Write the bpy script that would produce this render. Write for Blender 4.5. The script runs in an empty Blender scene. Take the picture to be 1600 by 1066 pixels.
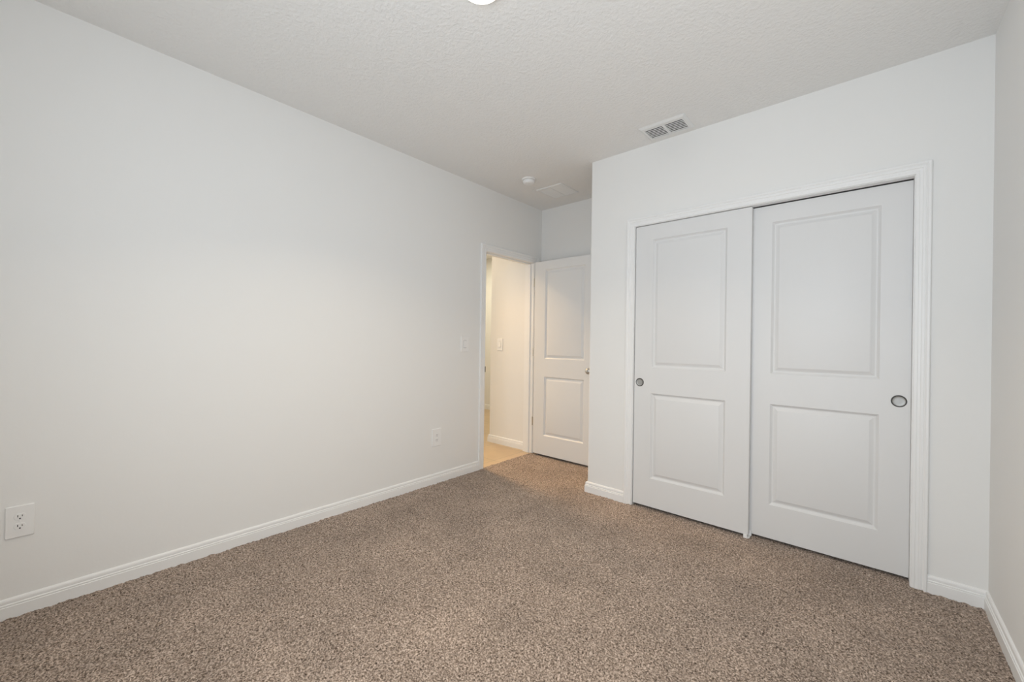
import bpy, bmesh, math, random
import numpy as np
from mathutils import Vector, Matrix

C = bpy.context.scene.collection
R = math.radians

# ------------------------------------------------------------------ layout (metres)
XL, XR = -2.715, 0.421          # left and right wall faces
YB, YF, YA = -0.60, 2.849, 3.550  # rear wall, closet wall, alcove wall
XC = -1.688                     # outside corner of the closet wall
H = 2.6386
CL, CR, CH = -1.308, 0.163, 2.056   # closet opening
D1, D2, DH = 2.694, 3.418, 2.040    # doorway in the left wall
WT = 0.115                      # wall thickness
HX0, HY0, HY1 = -5.6, 0.9, 5.06 # hall extent

# ------------------------------------------------------------------ camera
F_PX = 633.35
yaw, pitch, roll = 0.7225, 0.0006, 0.014
fw = Vector((-math.sin(yaw)*math.cos(pitch), math.cos(yaw)*math.cos(pitch), math.sin(pitch)))
rt = Vector((math.cos(yaw), math.sin(yaw), 0))
up = rt.cross(fw)
r2 = rt*math.cos(roll) + up*math.sin(roll)
u2 = -rt*math.sin(roll) + up*math.cos(roll)
cam = bpy.data.cameras.new('camera')
camo = bpy.data.objects.new('camera', cam); C.objects.link(camo)
M = Matrix((r2, u2, -fw)).transposed().to_4x4()
M.translation = Vector((0, 0, 1.1974))
camo.matrix_world = M
cam.sensor_fit = 'HORIZONTAL'; cam.sensor_width = 36.0
cam.lens = F_PX/1600*36.0
cam.clip_start = 0.02
bpy.context.scene.camera = camo

# ------------------------------------------------------------------ world, lights, exposure
sc = bpy.context.scene
sc.view_settings.view_transform = 'Standard'
sc.view_settings.look = 'None'
sc.view_settings.gamma = 1.0
sc.view_settings.use_curve_mapping = False
sc.view_settings.exposure = 0.0
w = bpy.data.worlds.new('daylight'); sc.world = w
w.use_nodes = True
w.node_tree.nodes['Background'].inputs[0].default_value = (0.80, 0.89, 1.0, 1)
w.node_tree.nodes['Background'].inputs[1].default_value = 0.3

def area(name, loc, target, sx, sy, power, col, shape='RECTANGLE', spread=180):
    l = bpy.data.lights.new(name, 'AREA'); l.shape = shape
    l.size = sx
    if shape in ('RECTANGLE', 'ELLIPSE'): l.size_y = sy
    l.energy = power; l.color = col; l.spread = R(spread)
    o = bpy.data.objects.new(name, l); C.objects.link(o)
    o.location = loc
    d = Vector(target) - Vector(loc)
    o.rotation_euler = d.to_track_quat('-Z', 'Y').to_euler()
    return o
WX0, WX1, WZ0, WZ1 = -1.15, 0.15, 0.62, 2.12   # window in the rear wall
RY0, RY1, RZ0, RZ1 = 0.60, 1.90, 0.75, 2.05    # added window in the right wall for side light, never in view
area('window_daylight', ((WX0+WX1)/2, YB-.012, (WZ0+WZ1)/2), (-.5, 1.6, 2.05), WX1-WX0-.06, WZ1-WZ0-.06, 38, (0.84, 0.925, 1.0))
area('added_side_light', (XR+.008, 1.25, 1.40), (-1.6, 1.25, 1.9), 1.24, 1.24, 5, (1.0, 0.93, 0.84))  # added light from the side, set in the unseen added window
area('added_hall_fill', (HX0+.03, 1.9, 1.35), (-2.0, 3.15, 0.8), 1.5, 1.9, 20, (1.0, 0.96, 0.88), 'RECTANGLE', 130)  # added broad light inside the closed hall, brightens the door and nook

# ------------------------------------------------------------------ materials
def mat(name, col, rough=0.6, metal=0.0, spec=0.5):
    m = bpy.data.materials.new(name); m.use_nodes = True
    b = m.node_tree.nodes['Principled BSDF']
    b.inputs['Base Color'].default_value = (*col, 1)
    b.inputs['Roughness'].default_value = rough
    b.inputs['Metallic'].default_value = metal
    b.inputs['Specular IOR Level'].default_value = spec
    return m
def bump(m, scale, dist, strength=1.0, detail=3, ramp=None, rough=0.5):
    nt = m.node_tree; n = nt.nodes; L = nt.links
    tc = n.new('ShaderNodeTexCoord'); no = n.new('ShaderNodeTexNoise'); bp = n.new('ShaderNodeBump')
    no.inputs['Scale'].default_value = scale; no.inputs['Detail'].default_value = detail
    no.inputs['Roughness'].default_value = rough
    L.new(tc.outputs['Object'], no.inputs['Vector'])
    src = no.outputs['Fac']
    if ramp:
        cr = n.new('ShaderNodeValToRGB')
        cr.color_ramp.elements[0].position = ramp[0]; cr.color_ramp.elements[1].position = ramp[1]
        L.new(src, cr.inputs['Fac']); src = cr.outputs['Color']
    bp.inputs['Distance'].default_value = dist; bp.inputs['Strength'].default_value = strength
    L.new(src, bp.inputs['Height']); L.new(bp.outputs['Normal'], n['Principled BSDF'].inputs['Normal'])
    return m

M_wall = bump(mat('wall_paint', (0.875, 0.868, 0.850), 0.75, spec=0.3), 60, 0.0006, 0.5)
M_ceil = bump(mat('ceiling_texture', (0.87, 0.862, 0.845), 0.85, spec=0.2), 62, 0.0020, 0.7, detail=4, ramp=(0.38, 0.66))
M_trim = mat('trim_paint', (0.905, 0.902, 0.893), 0.38, spec=0.45)
M_door = bump(mat('door_paint', (0.79, 0.787, 0.782), 0.42, spec=0.45), 180, 0.0002, 0.3)
M_plastic = mat('white_plastic', (0.905, 0.90, 0.89), 0.35)
M_dark = mat('dark_slot', (0.02, 0.02, 0.02), 0.6)
M_nickel = bump(mat('satin_nickel', (0.52, 0.51, 0.49), 0.34, 1.0), 300, 0.0002, 0.3)
M_cup = mat('brushed_cup', (0.44, 0.44, 0.43), 0.5, 0.85)
M_rim = mat('rim_metal', (0.085, 0.082, 0.080), 0.5, 0.6)
M_vent = mat('vent_enamel', (0.83, 0.83, 0.82), 0.45)
M_duct = mat('duct_shade', (0.035, 0.035, 0.035), 0.8)  # black stands in for the shade up the duct
M_grey = mat('recess_grey', (0.34, 0.34, 0.33), 0.9)

def emis(name, col, s):
    m = bpy.data.materials.new(name); m.use_nodes = True
    b = m.node_tree.nodes['Principled BSDF']
    b.inputs['Base Color'].default_value = (0.8, 0.8, 0.8, 1)
    b.inputs['Emission Color'].default_value = (*col, 1); b.inputs['Emission Strength'].default_value = s
    return m
M_glow = emis('lamp_lens', (1.0, 0.92, 0.76), 2.6)
M_ring = mat('lamp_ring', (0.9, 0.88, 0.84), 0.4)
M_ring.node_tree.nodes['Principled BSDF'].inputs['Subsurface Weight'].default_value = 0.0

def carpet():
    m = bpy.data.materials.new('carpet'); m.use_nodes = True
    nt = m.node_tree; n = nt.nodes; L = nt.links; b = n['Principled BSDF']
    b.inputs['Roughness'].default_value = 1.0; b.inputs['Specular IOR Level'].default_value = 0.05
    b.inputs['Sheen Weight'].default_value = 0.15
    b.inputs['Sheen Roughness'].default_value = 0.6
    tc = n.new('ShaderNodeTexCoord')
    a = n.new('ShaderNodeTexNoise'); a.inputs['Scale'].default_value = 150; a.inputs['Detail'].default_value = 2.5; a.inputs['Roughness'].default_value = 0.6
    a.inputs['Distortion'].default_value = 0.6
    L.new(tc.outputs['Object'], a.inputs['Vector'])
    cr = n.new('ShaderNodeValToRGB'); e = cr.color_ramp.elements
    e[0].position = 0.33; e[0].color = (0.050, 0.031, 0.020, 1)
    e[1].position = 0.64; e[1].color = (0.60, 0.485, 0.405, 1)
    k = cr.color_ramp.elements.new(0.49); k.color = (0.275, 0.208, 0.162, 1)
    L.new(a.outputs['Fac'], cr.inputs['Fac'])
    g = n.new('ShaderNodeTexNoise'); g.inputs['Scale'].default_value = 3.2; g.inputs['Detail'].default_value = 3  # broad mottling puts pile-direction shading into the colour
    L.new(tc.outputs['Object'], g.inputs['Vector'])
    mr = n.new('ShaderNodeMapRange'); mr.inputs['From Min'].default_value = 0.3; mr.inputs['From Max'].default_value = 0.7
    mr.inputs['To Min'].default_value = 0.88; mr.inputs['To Max'].default_value = 1.16
    L.new(g.outputs['Fac'], mr.inputs['Value'])
    mx = n.new('ShaderNodeVectorMath'); mx.operation = 'SCALE'
    L.new(cr.outputs['Color'], mx.inputs[0]); L.new(mr.outputs['Result'], mx.inputs['Scale'])
    L.new(mx.outputs['Vector'], b.inputs['Base Color'])
    bp = n.new('ShaderNodeBump'); bp.inputs['Distance'].default_value = 0.004; bp.inputs['Strength'].default_value = 0.6
    L.new(a.outputs['Fac'], bp.inputs['Height']); L.new(bp.outputs['Normal'], b.inputs['Normal'])
    return m
M_carpet = carpet()

def tile():
    m = bpy.data.materials.new('hall_tile'); m.use_nodes = True
    nt = m.node_tree; n = nt.nodes; L = nt.links; b = n['Principled BSDF']
    b.inputs['Roughness'].default_value = 0.35
    tc = n.new('ShaderNodeTexCoord')
    mp = n.new('ShaderNodeMapping'); mp.inputs['Location'].default_value = (0.12, 0.2, 0)
    L.new(tc.outputs['Object'], mp.inputs['Vector'])
    br = n.new('ShaderNodeTexBrick')
    br.offset = 0.0
    br.inputs['Scale'].default_value = 1.0
    br.inputs['Brick Width'].default_value = 0.45; br.inputs['Row Height'].default_value = 0.45
    br.inputs['Mortar Size'].default_value = 0.003; br.inputs['Mortar Smooth'].default_value = 0.2
    br.inputs['Color1'].default_value = (0.60, 0.45, 0.285, 1); br.inputs['Color2'].default_value = (0.57, 0.425, 0.265, 1)
    br.inputs['Mortar'].default_value = (0.38, 0.30, 0.21, 1)
    L.new(mp.outputs['Vector'], br.inputs['Vector'])
    no = n.new('ShaderNodeTexNoise'); no.inputs['Scale'].default_value = 6; no.inputs['Detail'].default_value = 5
    L.new(tc.outputs['Object'], no.inputs['Vector'])
    mr = n.new('ShaderNodeMapRange'); mr.inputs['To Min'].default_value = 0.85; mr.inputs['To Max'].default_value = 1.12
    L.new(no.outputs['Fac'], mr.inputs['Value'])
    mx = n.new('ShaderNodeVectorMath'); mx.operation = 'SCALE'
    L.new(br.outputs['Color'], mx.inputs[0]); L.new(mr.outputs['Result'], mx.inputs['Scale'])
    L.new(mx.outputs['Vector'], b.inputs['Base Color'])
    return m
M_tile = tile()

# ------------------------------------------------------------------ helpers
def obj(name, bm, m, parent=None, smooth=False, loc=(0, 0, 0)):
    bmesh.ops.recalc_face_normals(bm, faces=bm.faces)
    me = bpy.data.meshes.new(name); bm.to_mesh(me); bm.free()
    me.materials.append(m)
    if smooth:
        for p in me.polygons: p.use_smooth = True
    o = bpy.data.objects.new(name, me); C.objects.link(o)
    if parent: o.parent = parent
    o.location = loc
    return o
def auto(o, ang=35):
    """smooth shading, edges sharper than ang kept sharp"""
    me = o.data
    for p in me.polygons: p.use_smooth = True
    bm = bmesh.new(); bm.from_mesh(me)
    for e in bm.edges:
        if len(e.link_faces) == 2 and e.calc_face_angle(0) > R(ang): e.smooth = False
    bm.to_mesh(me); bm.free()
    return o
def box(bm, x0, x1, y0, y1, z0, z1, bev=0.0, seg=2):
    b2 = bmesh.new()
    bmesh.ops.create_cube(b2, size=1.0)
    for v in b2.verts:
        v.co = Vector((x0 + (v.co.x+.5)*(x1-x0), y0 + (v.co.y+.5)*(y1-y0), z0 + (v.co.z+.5)*(z1-z0)))
    if bev > 0:
        bmesh.ops.bevel(b2, geom=b2.edges[:], offset=bev, segments=seg, affect='EDGES', profile=0.5)
    merge(bm, b2)
def merge(bm, b2, mtx=None):
    if mtx is not None: bmesh.ops.transform(b2, matrix=mtx, verts=b2.verts)
    me = bpy.data.meshes.new('tmp'); b2.to_mesh(me); b2.free(); bm.from_mesh(me); bpy.data.meshes.remove(me)
def prism(bm, pts, z0, z1):
    """vertical prism over a plan polygon"""
    a = [bm.verts.new((x, y, z0)) for x, y in pts]; b = [bm.verts.new((x, y, z1)) for x, y in pts]
    n = len(pts)
    bm.faces.new(a); bm.faces.new(b)
    for i in range(n): bm.faces.new((a[i], a[(i+1) % n], b[(i+1) % n], b[i]))
def lathe(bm, prof, seg=48, mtx=None):
    """profile (r, h) spun round +Z"""
    b2 = bmesh.new(); rings = []
    for r, h in prof:
        if r < 1e-6: rings.append([b2.verts.new((0, 0, h))])
        else: rings.append([b2.verts.new((r*math.cos(2*math.pi*i/seg), r*math.sin(2*math.pi*i/seg), h)) for i in range(seg)])
    for A, B in zip(rings, rings[1:]):
        for i in range(seg):
            j = (i+1) % seg
            if len(A) == 1 and len(B) == 1: continue
            if len(A) == 1: b2.faces.new((A[0], B[i], B[j]))
            elif len(B) == 1: b2.faces.new((A[i], A[j], B[0]))
            else: b2.faces.new((A[i], A[j], B[j], B[i]))
    merge(bm, b2, mtx)
def sweep(bm, path, prof, up):
    """sweep a closed profile [(a, b)] along a polyline lying in the plane with normal `up`;
       a is measured along up, b to the left of travel (up x dir), corners mitred"""
    up = Vector(up).normalized(); P = [Vector(p) for p in path]; rings = []
    for i, p in enumerate(P):
        ds = []
        if i > 0: ds.append((P[i]-P[i-1]).normalized())
        if i < len(P)-1: ds.append((P[i+1]-P[i]).normalized())
        ls = [up.cross(d) for d in ds]
        if len(ls) == 2:
            s = (ls[0]+ls[1]); l = s / (1 + ls[0].dot(ls[1]))
        else: l = ls[0]
        rings.append([bm.verts.new(p + up*a + l*b) for a, b in prof])
    n = len(prof)
    for A, B in zip(rings, rings[1:]):
        for i in range(n): bm.faces.new((A[i], A[(i+1) % n], B[(i+1) % n], B[i]))
    bm.faces.new(rings[0]); bm.faces.new(list(reversed(rings[-1])))
def tag(o, label, cat, group=None, kind=None):
    o['label'] = label; o['category'] = cat
    if group: o['group'] = group
    if kind: o['kind'] = kind
    return o
def struct(o, label, cat): return tag(o, label, cat, kind='structure')
def empty(name, loc, rz=0):
    o = bpy.data.objects.new(name, None); C.objects.link(o); o.location = loc; o.rotation_euler = (0, 0, rz)
    o.empty_display_size = 0.05
    return o

# ------------------------------------------------------------------ room shell
ZB = -0.06
# left wall with the doorway
bm = bmesh.new()
box(bm, XL-WT, XL, YB-WT, D1-.019, ZB, H)
box(bm, XL-WT, XL, D2+.019, YA+WT, ZB, H)
box(bm, XL-WT, XL, D1-.019, D2+.019, DH+.019, H)
struct(obj('wall_left', bm, M_wall), 'long plain off-white painted wall on the left with the doorway at its far end', 'wall')

# closet wall: return, bullnose corner, strip left of closet, header, strip right
bm = bmesh.new(); r = 0.016
arc = [(XC + r - r*math.cos(t), YF + r - r*math.sin(t)) for t in [R(90)*i/8 for i in range(9)]]
prism(bm, [(XC, YA+.0)] + arc + [(CL-.019, YF), (CL-.019, YF+WT), (XC+WT, YF+WT), (XC+WT, YA)], ZB, H)
box(bm, CL-.019, CR+.019, YF, YF+WT, CH+.019, H)
box(bm, CR+.019, XR, YF, YF+WT, ZB, H)
struct(auto(obj('wall_front', bm, M_wall), 25), 'off-white closet wall with a rounded outside corner, framing the sliding doors', 'wall')
bm = bmesh.new(); box(bm, XL, XR, YA, YA+WT, ZB, H)
struct(obj('wall_alcove', bm, M_wall), 'short off-white wall of the entry nook behind the open door', 'wall')
bm = bmesh.new()
box(bm, XR, XR+WT, YB-WT, RY0, ZB, H); box(bm, XR, XR+WT, RY1, YA+WT, ZB, H)
box(bm, XR, XR+WT, RY0, RY1, ZB, RZ0); box(bm, XR, XR+WT, RY0, RY1, RZ1, H)
struct(obj('wall_right', bm, M_wall), 'off-white wall at the right edge, close to the viewer', 'wall')
bm = bmesh.new()
box(bm, XL, WX0, YB-WT, YB, ZB, H); box(bm, WX1, XR, YB-WT, YB, ZB, H)
box(bm, WX0, WX1, YB-WT, YB, ZB, WZ0); box(bm, WX0, WX1, YB-WT, YB, WZ1, H)
struct(obj('wall_rear', bm, M_wall), 'off-white wall behind the viewer with the window in it', 'wall')
# window in the rear wall
bm = bmesh.new(); t = .05
box(bm, WX0, WX0+t, YB-.09, YB-.03, WZ0, WZ1, .004); box(bm, WX1-t, WX1, YB-.09, YB-.03, WZ0, WZ1, .004)
box(bm, WX0+t, WX1-t, YB-.09, YB-.03, WZ0, WZ0+t, .004); box(bm, WX0+t, WX1-t, YB-.09, YB-.03, WZ1-t, WZ1, .004)
xm = (WX0+WX1)/2; zm = (WZ0+WZ1)/2
box(bm, xm-.02, xm+.02, YB-.08, YB-.04, WZ0+t, WZ1-t, .003)
box(bm, WX0+t, WX1-t, YB-.085, YB-.035, zm-.02, zm+.02, .003)
struct(obj('window_1', bm, M_trim), 'white framed window in the wall behind the viewer', 'window')
bm = bmesh.new()  # frame of the added side window
box(bm, XR+.03, XR+.09, RY0, RY0+t, RZ0, RZ1, .004); box(bm, XR+.03, XR+.09, RY1-t, RY1, RZ0, RZ1, .004)
box(bm, XR+.03, XR+.09, RY0+t, RY1-t, RZ0, RZ0+t, .004); box(bm, XR+.03, XR+.09, RY0+t, RY1-t, RZ1-t, RZ1, .004)
box(bm, XR+.035, XR+.085, RY0+t, RY1-t, (RZ0+RZ1)/2-.02, (RZ0+RZ1)/2+.02, .003)
struct(obj('added_window', bm, M_trim), 'added white framed window in the right wall for side light, outside the view', 'window')

bm = bmesh.new(); box(bm, XL, XR+WT, YB-WT, YA+WT, H, H+.08)
struct(obj('ceiling', bm, M_ceil), 'white ceiling with an orange-peel knockdown texture over the bedroom', 'ceiling')

# carpet: a fine height field so the pile really shades itself
def fold(a, k):
    for ax in (0, 1):
        a = sum(np.roll(a, s, ax) for s in range(-k, k+1))/(2*k+1)
    return a
def carpet_mesh():
    st = 0.0052
    x0, x1, y0, y1 = XL-.004, XR+.02, YB-.02, YA+.02
    nx, ny = int((x1-x0)/st)+1, int((y1-y0)/st)+1
    rng = np.random.default_rng(4)
    a = rng.standard_normal((ny, nx)); b = fold(rng.standard_normal((ny, nx)), 1); c = fold(fold(rng.standard_normal((ny, nx)), 5), 5)
    a /= a.std(); b /= b.std(); c /= c.std()
    z = 0.0010*a + 0.0016*b + 0.0006*c
    z = np.clip(z, -0.006, 0.006)
    X, Y = np.meshgrid(np.linspace(x0, x1, nx), np.linspace(y0, y1, ny))
    X = X + rng.uniform(-.0014, .0014, X.shape); Y = Y + rng.uniform(-.0014, .0014, X.shape)
    co = np.stack([X, Y, z], -1).reshape(-1, 3).astype(np.float32)
    i = np.arange(nx*ny).reshape(ny, nx)
    q = np.stack([i[:-1, :-1], i[:-1, 1:], i[1:, 1:], i[1:, :-1]], -1).reshape(-1, 4).astype(np.int32)
    me = bpy.data.meshes.new('floor')
    me.vertices.add(len(co)); me.vertices.foreach_set('co', co.ravel())
    me.loops.add(q.size); me.loops.foreach_set('vertex_index', q.ravel())
    me.polygons.add(len(q)); me.polygons.foreach_set('loop_start', np.arange(0, q.size, 4, dtype=np.int32))
    me.polygons.foreach_set('use_smooth', np.ones(len(q), dtype=bool))
    me.update(calc_edges=True)
    me.materials.append(M_carpet)
    o = bpy.data.objects.new('floor', me); C.objects.link(o)
    return o
struct(carpet_mesh(), 'speckled beige-brown wall-to-wall carpet', 'carpet')

# ------------------------------------------------------------------ hall beyond the doorway
HXC = -3.395; HYW = 3.462
bm = bmesh.new(); box(bm, HX0, XL-.004, HY0, HY1, -0.05, -0.003)
struct(obj('floor_hall', bm, M_tile), 'tan tiled floor of the hall beyond the doorway', 'floor')
bm = bmesh.new(); box(bm, HX0, XL, HY0, HY1, H, H+.08)
struct(obj('ceiling_hall', bm, M_ceil), 'white hall ceiling seen through the doorway', 'ceiling')
bm = bmesh.new()
arc = [(HXC + .012 - .012*math.cos(t), HYW + .012 - .012*math.sin(t)) for t in [R(90)*i/6 for i in range(7)]]
prism(bm, [(HXC, HY1)] + arc + [(XL-WT, HYW), (XL-WT, HY1)], ZB, H)
struct(auto(obj('wall_hall_near', bm, M_wall), 25), 'cream-lit hall wall carrying a light switch, seen through the doorway', 'wall')
bm = bmesh.new(); box(bm, HX0-WT, HXC, HY1, HY1+WT, ZB, H)
struct(obj('wall_hall_far', bm, M_wall), 'narrow strip of distant yellow-lit hall wall beyond the doorway', 'wall')
bm = bmesh.new(); box(bm, HX0-WT, HX0, HY0-WT, HY1, ZB, H); box(bm, HX0, XL-WT, HY0-WT, HY0, ZB, H)
struct(obj('wall_hall_side', bm, M_wall), 'side and end walls closing off the hall out of view', 'wall')

# ------------------------------------------------------------------ baseboards (swept profile, mitred)
BP = [(0, 0), (0, .0145), (.0495, .0145), (.0515, .0115), (.0545, .0125), (.0585, .0125), (.0600, .0090), (.0615, .0080),
      (.0650, .0092), (.0720, .0095), (.0775, .0080), (.0815, .0050), (.0830, .0020), (.0830, 0)]
BP = [(a-0.004 if a == 0 else a, b) for a, b in BP]
def board(name, path, label, flip=False):
    bm = bmesh.new(); path = [(x, y, 0) for x, y in path]
    sweep(bm, path, BP, (0, 0, 1))
    return struct(obj(name, bm, M_trim), label, 'baseboard')
CW = 0.064    # casing width
e = 0.0
board('baseboard_left', [(XL, D1-CW-.006), (XL, YB)], 'white moulded baseboard along the long left wall')
board('baseboard_front', [(CL-.0605, YF), (XC, YF), (XC, YA)], 'short white baseboard wrapping the corner left of the closet')
board('baseboard_front_right', [(XR, YF), (CR+.0605, YF)], 'short white baseboard between closet casing and right wall')
board('baseboard_right', [(XR, YB), (XR, YF)], 'white moulded baseboard along the right wall')
board('baseboard_rear', [(XL, YB), (XR, YB)], 'white moulded baseboard along the wall behind the viewer')
board('baseboard_alcove', [(XC, YA), (XL, YA)], 'white baseboard of the entry nook behind the open door')
board('baseboard_hall', [(XL-WT-.014, HYW), (HXC, HYW), (HXC, HY1)], 'white hall baseboard below the hall light switch')
board('baseboard_hall_far', [(HXC, HY1), (HX0, HY1)], 'yellow-lit baseboard of the distant hall wall')

# ------------------------------------------------------------------ casings and jambs
CP = [(0, 0), (.0085, 0), (.0100, .003), (.0105, .015), (.0085, .0175), (.0095, .028), (.0125, .031), (.0130, .041),
      (.0112, .0435), (.0130, .047), (.0165, .052), (.0170, .060), (.0150, CW), (0, CW)]
def casing(name, pts, nrm, label, prof=CP):
    bm = bmesh.new(); sweep(bm, pts, prof, nrm)
    return struct(obj(name, bm, M_trim), label, 'door trim')
# closet casing, faces -y
rv = .004
CPC = [(a, b*.057/CW) for a, b in CP]; rv = .003
casing('trim_1', [(CL-rv, YF, -.004), (CL-rv, YF, CH+rv), (CR+rv, YF, CH+rv), (CR+rv, YF, -.004)], (0, -1, 0),
       'white moulded casing round the closet opening', CPC)
rv = .004
# closet jamb
bm = bmesh.new(); jt = .019; jy0, jy1 = YF-.0005, YF+WT
box(bm, CL-jt, CL, jy0, jy1, -.004, CH+jt); box(bm, CR, CR+jt, jy0, jy1, -.004, CH+jt)
box(bm, CL, CR, jy0, jy1, CH, CH+jt)
struct(obj('trim_2', bm, M_trim), 'white jamb lining the closet opening', 'door trim')
# door track above the sliding doors, its dark colour carries the shade under the head
bm = bmesh.new()
box(bm, CL+.002, CR-.002, YF+.0465, YF+.0900, CH-.0025, CH+.001)
box(bm, CL+.002, CR-.002, YF+.0900, YF+.0915, CH-.030, CH+.001)
struct(obj('trim_3', bm, M_rim), 'metal sliding-door track under the closet head, coloured dark as the shade line there', 'door trim')
# entry casing on the room side, faces +x
casing('trim_4', [(XL, D1-rv, -.004), (XL, D1-rv, DH+rv), (XL, D2+rv, DH+rv), (XL, D2+rv, -.004)], (1, 0, 0),
       'white moulded casing round the entry doorway on the bedroom side', [(a, b) for a, b in CP])
CPs = [(a, min(b, .036)) for a, b in CP if b <= .0435]
CPs = [(0, 0), (.0085, 0), (.0100, .003), (.0105, .015), (.0085, .0175), (.0095, .028), (.0125, .031), (.0125, .036), (0, .036)]
casing('trim_5', [(XL-WT, D2+rv, -.004), (XL-WT, D2+rv, DH+rv), (XL-WT, D1-rv, DH+rv), (XL-WT, D1-rv, -.004)], (-1, 0, 0),
       'narrow white casing on the hall side of the entry doorway', CPs)
bm = bmesh.new()
box(bm, XL-WT, XL, D1-jt, D1, -.004, DH+jt); box(bm, XL-WT, XL, D2, D2+jt, -.004, DH+jt); box(bm, XL-WT, XL, D1, D2, DH, DH+jt)
# stops
sx0, sx1 = XL-.075, XL-.038
box(bm, sx0, sx1, D1, D1+.010, -.004, DH, .002); box(bm, sx0, sx1, D2-.010, D2, -.004, DH, .002); box(bm, sx0, sx1, D1+.010, D2-.010, DH-.010, DH, .002)
jamb = struct(obj('trim_6', bm, M_trim), 'white door jamb with stop lining the entry doorway', 'door trim')
# strike plate on the near jamb (with its lip over the edge)
bm = bmesh.new()
box(bm, XL-.034, XL+.002, D1-.001, D1+.0015, .903, .961, .0005, 1)
box(bm, XL-.002, XL+.0105, D1-.0005, D1+.0045, .905, .957, .0008, 1)
obj('strike_plate', bm, M_rim, jamb)['label'] = 'dark metal strike plate'

# ------------------------------------------------------------------ two-panel moulded doors
RINGS = [(0, 0), (.0010, -.0012), (.0115, -.0118), (.0145, -.0128), (.0175, -.0128),
         (.0205, -.0118), (.0365, -.0022), (.0390, -.0012), (.0400, -.0010)]
def door_leaf(bm, wd, ht, th, panels):
    """leaf: x 0..wd, z 0..ht, y 0 (front, faces -y) .. th; panels moulded into both faces"""
    xs = sorted({0, wd} | {p[0] for p in panels} | {p[1] for p in panels})
    zs = sorted({0, ht} | {p[2] for p in panels} | {p[3] for p in panels})
    for side in (0, 1):
        y0 = 0 if side == 0 else th; sg = 1 if side == 0 else -1
        V = {}
        def v(x, z, y=0.0):
            k = (round(x, 5), round(z, 5), round(y, 5))
            if k not in V: V[k] = bm.verts.new((x, y0 + sg*y, z))
            return V[k]
        for i in range(len(xs)-1):
            for j in range(len(zs)-1):
                a, b, c, d = xs[i], xs[i+1], zs[j], zs[j+1]
                hit = [p for p in panels if abs(p[0]-a) < 1e-6 and abs(p[2]-c) < 1e-6]
                if not hit: bm.faces.new((v(a, c), v(b, c), v(b, d), v(a, d))); continue
                prev = None
                for ins, dep in RINGS:
                    q = [v(a+ins, c+ins, -dep), v(b-ins, c+ins, -dep), v(b-ins, d-ins, -dep), v(a+ins, d-ins, -dep)]
                    if prev:
                        for k in range(4): bm.faces.new((prev[k], prev[(k+1) % 4], q[(k+1) % 4], q[k]))
                    prev = q
                bm.faces.new(prev)
    # edges
    def q4(*p): bm.faces.new([bm.verts.new(c) for c in p])
    q4((0, 0, 0), (0, th, 0), (0, th, ht), (0, 0, ht)); q4((wd, 0, 0), (wd, th, 0), (wd, th, ht), (wd, 0, ht))
    q4((0, 0, 0), (wd, 0, 0), (wd, th, 0), (0, th, 0)); q4((0, 0, ht), (wd, 0, ht), (wd, th, ht), (0, th, ht))
def make_door(name, x0, x1, z0, z1, y, th, px, pz, label):
    bm = bmesh.new()
    door_leaf(bm, x1-x0, z1-z0, th, [(px[0]-x0, px[1]-x0, a-z0, b-z0) for a, b in pz])
    bmesh.ops.remove_doubles(bm, verts=bm.verts, dist=1e-5)
    return struct(auto(obj(name, bm, M_door, loc=(x0, y, z0)), 22), label, 'door')
PZ = [(.222, .836), (1.021, 1.947)]
Y1, Y2 = YF+.010, YF+.052
d_l = make_door('door_1', CL+.004, -.5525, .018, CH-.004, Y1, .035, (-1.178, -.690), PZ,
                'left sliding closet door, white two-panel, overlapping in front of its neighbour')
d_r = make_door('door_2', -.585, CR-.001, .018, CH-.006, Y2, .035, (-.451, .042), PZ,
                'right sliding closet door, white two-panel, set back behind the left one')
def finger_pull(parent, x, z, ydoor, rad, name='finger_pull'):
    mtx = Matrix.Translation((x-parent.location.x, 0, z-parent.location.z)) @ Matrix.Rotation(R(90), 4, 'X')
    bm = bmesh.new()   # flange ring; +Z of the profile looks out of the door face
    lathe(bm, [(rad-.0058, -.002), (rad-.0058, .0012), (rad-.004, .0022), (rad-.001, .0020), (rad, .0006), (rad, -.002)], 56, mtx)
    p = obj(name, bm, M_rim, parent, smooth=True); p['label'] = 'round metal finger pull'
    bm = bmesh.new()
    lathe(bm, [(rad-.0056, .0010), (rad-.0068, .0004), (rad-.0085, -.0002), (rad*.5, -.0010), (rad*.3, -.0007), (0, -.0007)][::-1], 56, mtx)
    # the cup sits slightly proud of the door skin so it is not swallowed by it
    bmesh.ops.translate(bm, verts=bm.verts, vec=(0, -.0012, 0))
    obj('cup', bm, M_cup, p, smooth=True)['label'] = 'brushed satin cup'
finger_pull(d_l, -1.2625, .910, Y1, .030)
finger_pull(d_r, .118, .915, Y2, .031)

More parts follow.
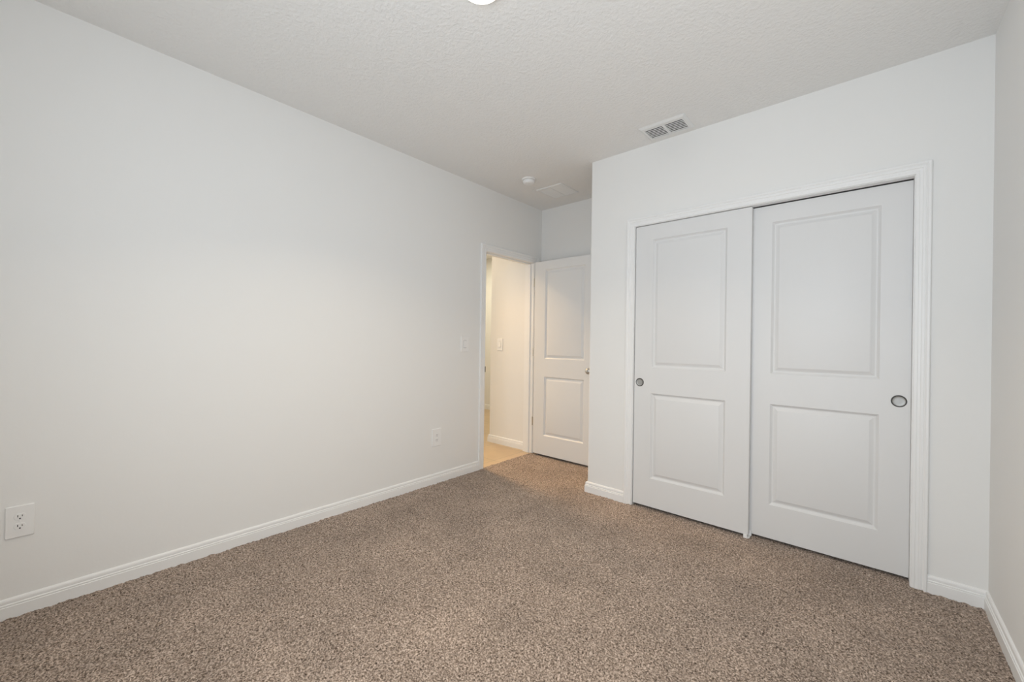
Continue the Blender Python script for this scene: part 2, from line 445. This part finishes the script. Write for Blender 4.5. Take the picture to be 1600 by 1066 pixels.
# entry door, standing open at 90 degrees in front of the nook wall
EX0, EX1 = XL+.047, XL+.047+.750
d_e = make_door('door_3', EX0, EX1, .022, DH-.004, D2-.035, .035, (EX0+.136, EX1-.136), PZ,
                'white two-panel entry door standing open in the nook')
def place(p): return Matrix.Translation(Vector(p))
bm = bmesh.new(); kx = EX1-.062-EX0; kz = .925-.022
for sg, y0 in ((1, 0), (-1, .035)):
    mtx = place((kx, y0, kz)) @ Matrix.Rotation(R(90)*sg, 4, 'X')
    lathe(bm, [(0, 0), (.033, 0), (.033, .004), (.028, .008), (.013, .010), (.011, .018), (.011, .030), (.016, .034),
               (.026, .042), (.0285, .050), (.0275, .058), (.021, .065), (.010, .068), (0, .0685)], 40, mtx)
k = obj('door_knob', bm, M_nickel, d_e, smooth=True); k['label'] = 'satin nickel door knob'
for z in (.346, 1.086, 1.829):
    bm = bmesh.new()
    box(bm, -.0045, .0005, .004, .031, z-.022-.044, z-.022+.044, .0006, 1)     # leaf on the door edge
    lathe(bm, [(0, 0), (.0055, 0), (.0062, .002), (.0062, .086), (.0055, .088), (0, .088)], 16, place((-.007, .0395, z-.022-.044)))
    box(bm, -.044, -.008, .0335, .0352, z-.022-.044, z-.022+.044, .0006, 1)   # leaf on the jamb
    hg = obj('hinge', bm, M_nickel, d_e); hg['label'] = 'satin nickel butt hinge'

# floor guide where the two sliding doors pass
bm = bmesh.new()
box(bm, -.020, .010, -.046, .046, -.004, .003, .001, 1)
box(bm, -.022, -.002, -.050, -.045, -.003, .024, .001, 1)
box(bm, -.018, .014, -.003, .003, .002, .034, .001, 1)
box(bm, -.018, .010, .043, .048, -.003, .020, .001, 1)
gd = obj('floor_guide', bm, M_plastic, loc=(-.5535, YF+.048, 0.002))
tag(gd, 'small white plastic guide on the carpet below the overlap of the closet doors', 'door guide')

# ------------------------------------------------------------------ electrical devices
def rrect(w, h, r, n=5):
    out = []
    for cx, cz, a0 in ((w/2-r, h/2-r, 0), (-w/2+r, h/2-r, 90), (-w/2+r, -h/2+r, 180), (w/2-r, -h/2+r, 270)):
        for i in range(n+1):
            a = R(a0 + 90*i/n); out.append((cx + r*math.cos(a), cz + r*math.sin(a)))
    return out
def slab(bm, outline, y0, y1, ins=0.0):
    """outline (x, z) extruded along -y from y0 to y1 (front smaller by ins)"""
    cx = sum(p[0] for p in outline)/len(outline); cz = sum(p[1] for p in outline)/len(outline)
    def sc_(p, d):
        v = Vector((p[0]-cx, p[1]-cz)); L = v.length
        return (cx + v.x*(1-d/max(L, 1e-6)), cz + v.y*(1-d/max(L, 1e-6)))
    a = [bm.verts.new((x, y0, z)) for x, z in outline]
    ym = y0 + (y1-y0)*.5
    b = [bm.verts.new((x, ym, z)) for x, z in outline]
    c = [bm.verts.new((sc_(p, ins)[0], y1, sc_(p, ins)[1])) for p in outline]
    n = len(outline)
    for A, B in ((a, b), (b, c)):
        for i in range(n): bm.faces.new((A[i], A[(i+1) % n], B[(i+1) % n], B[i]))
    bm.faces.new(c); bm.faces.new(a)
def plate_with(name, loc, rz, pw, ph):
    t = empty(name, loc, rz)
    bm = bmesh.new(); slab(bm, rrect(pw, ph, .004), 0, -.0065, .0032)
    obj('wall_plate', bm, M_plastic, t)
    return t
def outlet(name, loc, rz, label, pw=.081, ph=.135):
    t = plate_with(name, loc, rz, pw, ph)
    for s in (1, -1):
        bm = bmesh.new(); cz = s*.0205
        o = []
        for i in range(28):
            a = 2*math.pi*i/28; x, z = .0172*math.cos(a), .0172*math.sin(a); z = max(-.0138, min(.0138, z)); o.append((x, cz+z))
        slab(bm, o, -.004, -.0085, .0008)
        rc = obj('receptacle', bm, M_plastic, t)
        bm = bmesh.new()
        box(bm, -.0074, -.0050, -.0088, -.0080, cz-.0010, cz+.0080); box(bm, .0050, .0072, -.0088, -.0080, cz-.0005, cz+.0070)
        b2 = bmesh.new(); lathe(b2, [(0, 0), (.0027, 0), (.0027, .0008), (0, .0008)], 14, place((0, -.0080, cz-.0075)) @ Matrix.Rotation(R(90), 4, 'X'))
        merge(bm, b2)
        obj('socket_slots', bm, M_dark, rc)['label'] = 'dark plug slots'
    bm = bmesh.new(); lathe(bm, [(.0034, 0), (.0034, .0008), (.0022, .0014), (0, .0014)], 16, place((0, -.0065, 0)) @ Matrix.Rotation(R(90), 4, 'X'))
    obj('screw', bm, M_plastic, t)
    tag(t, label, 'outlet', 'electrical outlets on the left wall')
    return t
def switch(name, loc, rz, label, pw=.090, ph=.140, toggle=False):
    t = plate_with(name, loc, rz, pw, ph)
    bm = bmesh.new(); slab(bm, rrect(.0345, .068, .002), -.0060, -.0069, .0002)  # grey slab puts the shadow line round the rocker into colour
    obj('rocker_gap_shade', bm, M_grey, t)['label'] = 'grey slab standing in for the shadowed gap round the rocker'
    bm = bmesh.new()
    # rocker paddle: top pressed in, bottom proud
    hw = .0158; pts = [(.0318, -.0068), (.0318, -.0076), (.000, -.0092), (-.0318, -.0128), (-.0318, -.0068)]
    L_ = [bm.verts.new((-hw, y, z)) for z, y in pts]; R_ = [bm.verts.new((hw, y, z)) for z, y in pts]
    for i in range(5): bm.faces.new((L_[i], L_[(i+1) % 5], R_[(i+1) % 5], R_[i]))
    bm.faces.new(L_); bm.faces.new(R_)
    obj('rocker', bm, M_plastic, t)
    for z in (.0485, -.0485):
        bm = bmesh.new(); lathe(bm, [(.0032, 0), (.0032, .0008), (.002, .0012), (0, .0012)], 14, place((0, -.0065, z)) @ Matrix.Rotation(R(90), 4, 'X'))
        obj('screw', bm, M_plastic, t)
    tag(t, label, 'light switch')
    return t
# on the left wall the local -y must look along +x: rotate +90 degrees
outlet('electrical_outlet', (XL, -.083, .400), R(90), 'white duplex outlet low at the near end of the left wall, above the baseboard')
outlet('electrical_outlet', (XL, 2.139, .383), R(90), 'white duplex outlet low on the left wall near the doorway', .092, .146)
switch('light_switch', (XL, 2.439, 1.166), R(90), 'white rocker light switch on the bedroom wall just left of the doorway')
switch('light_switch', (-3.235, HYW, 1.158), 0, 'white rocker light switch on the hall wall seen through the doorway')

# ------------------------------------------------------------------ ceiling things
# smoke detector
t = empty('smoke_detector', (-2.283, 2.785, H))
bm = bmesh.new(); lathe(bm, [(0, 0), (.062, 0), (.062, -.006), (.059, -.010), (.053, -.012), (0, -.012)], 48)
obj('mounting_base', bm, M_plastic, t, smooth=False)
bm = bmesh.new(); lathe(bm, [(.046, -.010), (.046, -.015), (0, -.015)], 48)
obj('vent_gap', bm, M_grey, t)['label'] = 'dark air gap round the housing'
bm = bmesh.new(); lathe(bm, [(0, -.014), (.051, -.014), (.053, -.017), (.0525, -.026), (.049, -.036), (.041, -.042), (.020, -.0445), (0, -.045)], 48)
auto(obj('housing', bm, M_plastic, t), 30)
bm = bmesh.new(); lathe(bm, [(0, 0), (.007, 0), (.007, -.0015), (.005, -.0022), (0, -.0022)], 20, place((.018, -.012, -.0438)))
obj('test_button', bm, M_vent, t)
tag(t, 'round white smoke detector on the ceiling beside the return air grille', 'smoke detector')

# supply register (right) : stamped frame, two banks of slanted slats over a sheet coloured as duct shade
def register(name, cx, cy, wx, wy, label):
    t = empty(name, (cx, cy, H))
    ix, iy = wx/2-.028, wy/2-.032; mx_ = .008
    bm = bmesh.new()
    zf = -.011
    O = [(-wx/2, -wy/2, 0), (wx/2, -wy/2, 0), (wx/2, wy/2, 0), (-wx/2, wy/2, 0)]
    # frame as four sloped strips and a flat land
    def ring(a, b):
        return [bm.verts.new((sx*a[0], sy*a[1], b)) for sx, sy in ((-1, -1), (1, -1), (1, 1), (-1, 1))]
    rs = [ring((wx/2, wy/2), 0), ring((wx/2, wy/2), -.0025), ring((wx/2-.014, wy/2-.014), zf), ring((ix, iy), zf), ring((ix, iy), -.001)]
    for A, B in zip(rs, rs[1:]):
        for i in range(4): bm.faces.new((A[i], A[(i+1) % 4], B[(i+1) % 4], B[i]))
    box(bm, -mx_, mx_, -iy, iy, zf, -.002)
    obj('frame', bm, M_vent, t)
    bm = bmesh.new(); box(bm, -ix, ix, -iy, iy, -.0016, -.0006)  # flat sheet, the duct's shade is in its colour
    obj('duct_backing', bm, M_duct, t)['label'] = 'black sheet in place of the shaded duct'
    n = 7
    for x0, x1 in ((-ix, -mx_), (mx_, ix)):
        for i in range(n):
            yy = -iy + (i+.5)*2*iy/n
            bm = bmesh.new(); box(bm, x0, x1, -.0038, .0038, -.0007, .0007, .0003, 1)
            bmesh.ops.rotate(bm, verts=bm.verts, cent=(0, 0, 0), matrix=Matrix.Rotation(R(-8), 3, 'X'))
            bmesh.ops.translate(bm, verts=bm.verts, vec=(0, yy, -.0085))
            obj('slat', bm, M_vent, t)
    return tag(t, label, 'air vent')
register('air_register', -1.031, 2.699, .300, .206, 'white ceiling supply register with dark slots above the closet wall')
# return grille (left, in the nook)
t = empty('return_grille', (-2.248, 3.178, H)); wx, wy = .286, .296
bm = bmesh.new(); ix, iy = wx/2-.020, wy/2-.022
def ring(a, b): return [bm.verts.new((sx*a[0], sy*a[1], b)) for sx, sy in ((-1, -1), (1, -1), (1, 1), (-1, 1))]
rs = [ring((wx/2, wy/2), 0), ring((wx/2, wy/2), -.003), ring((wx/2-.006, wy/2-.006), -.008), ring((ix, iy), -.008), ring((ix, iy), -.001)]
for A, B in zip(rs, rs[1:]):
    for i in range(4): bm.faces.new((A[i], A[(i+1) % 4], B[(i+1) % 4], B[i]))
box(bm, -.006, .006, -iy, iy, -.008, -.002)
obj('frame', bm, M_vent, t)
bm = bmesh.new(); box(bm, -ix, ix, -iy, iy, -.0016, -.0006); obj('duct_backing', bm, M_grey, t)['label'] = 'grey opening behind the louvres'
n = 22
for x0, x1 in ((-ix, -.006), (.006, ix)):
    bm = bmesh.new()
    for i in range(n):
        b2 = bmesh.new(); box(b2, x0, x1, -.0036, .0036, -.0005, .0005)
        bmesh.ops.rotate(b2, verts=b2.verts, cent=(0, 0, 0), matrix=Matrix.Rotation(R(-22), 3, 'X'))
        merge(bm, b2, place((0, -iy + (i+.5)*2*iy/n, -.0052)))
    obj('louvre_panel', bm, M_vent, t)
tag(t, 'square white return air grille with fine louvres on the nook ceiling', 'air vent')

# disc light
LX, LY = -1.190, 1.128
t = empty('ceiling_light', (LX, LY, H))
bm = bmesh.new(); lathe(bm, [(.070, -.001), (.092, 0), (.092, -.005), (.090, -.010), (.084, -.014), (.079, -.014)], 64)
obj('trim_ring', bm, M_ring, t, smooth=True)
bm = bmesh.new(); lathe(bm, [(0, -.034), (.040, -.033), (.066, -.029), (.077, -.022), (.079, -.014), (.079, -.004), (0, -.004)], 64)
obj('lens', bm, M_glow, t, smooth=True)['label'] = 'glowing warm white lens'
tag(t, 'glowing round disc light on the ceiling, cut by the top edge of the photo', 'ceiling light')
area('disc_lamp', (LX, LY, H-.038), (LX, LY, 0), .12, .12, 10.5, (1.0, 0.84, 0.62), 'DISK', 125)

# hall lamp (out of view, lights the hall and spills warm light through the doorway)
t = empty('hall_light', (-3.60, 2.88, H))
bm = bmesh.new(); lathe(bm, [(.060, -.001), (.086, 0), (.086, -.006), (.083, -.012), (.074, -.018), (.066, -.020), (.062, -.018)], 48)
obj('trim_ring', bm, M_ring, t, smooth=True)
bm = bmesh.new(); lathe(bm, [(0, -.026), (.030, -.0255), (.052, -.022), (.064, -.017), (.064, -.004), (0, -.004)], 48)
obj('lens', bm, M_glow, t, smooth=True)
tag(t, 'warm disc light on the hall ceiling, out of view beyond the doorway', 'ceiling light')
area('hall_lamp', (-3.60, 2.88, H-.030), (-3.60, 2.88, 0), .12, .12, 4, (1.0, 0.80, 0.55), 'DISK', 150)
area('added_hall_beam', (-3.60, 2.88, H-.036), (-2.05, 2.78, 0), .26, .26, 8.0, (1.0, 0.64, 0.30), 'DISK', 68)  # added tilted beam at the hall light, throws the warm spill onto the carpet
area('hall_lamp_far', (-4.60, 4.20, H-.030), (-4.60, 4.20, 0), .12, .12, 17, (1.0, 0.91, 0.68), 'DISK')
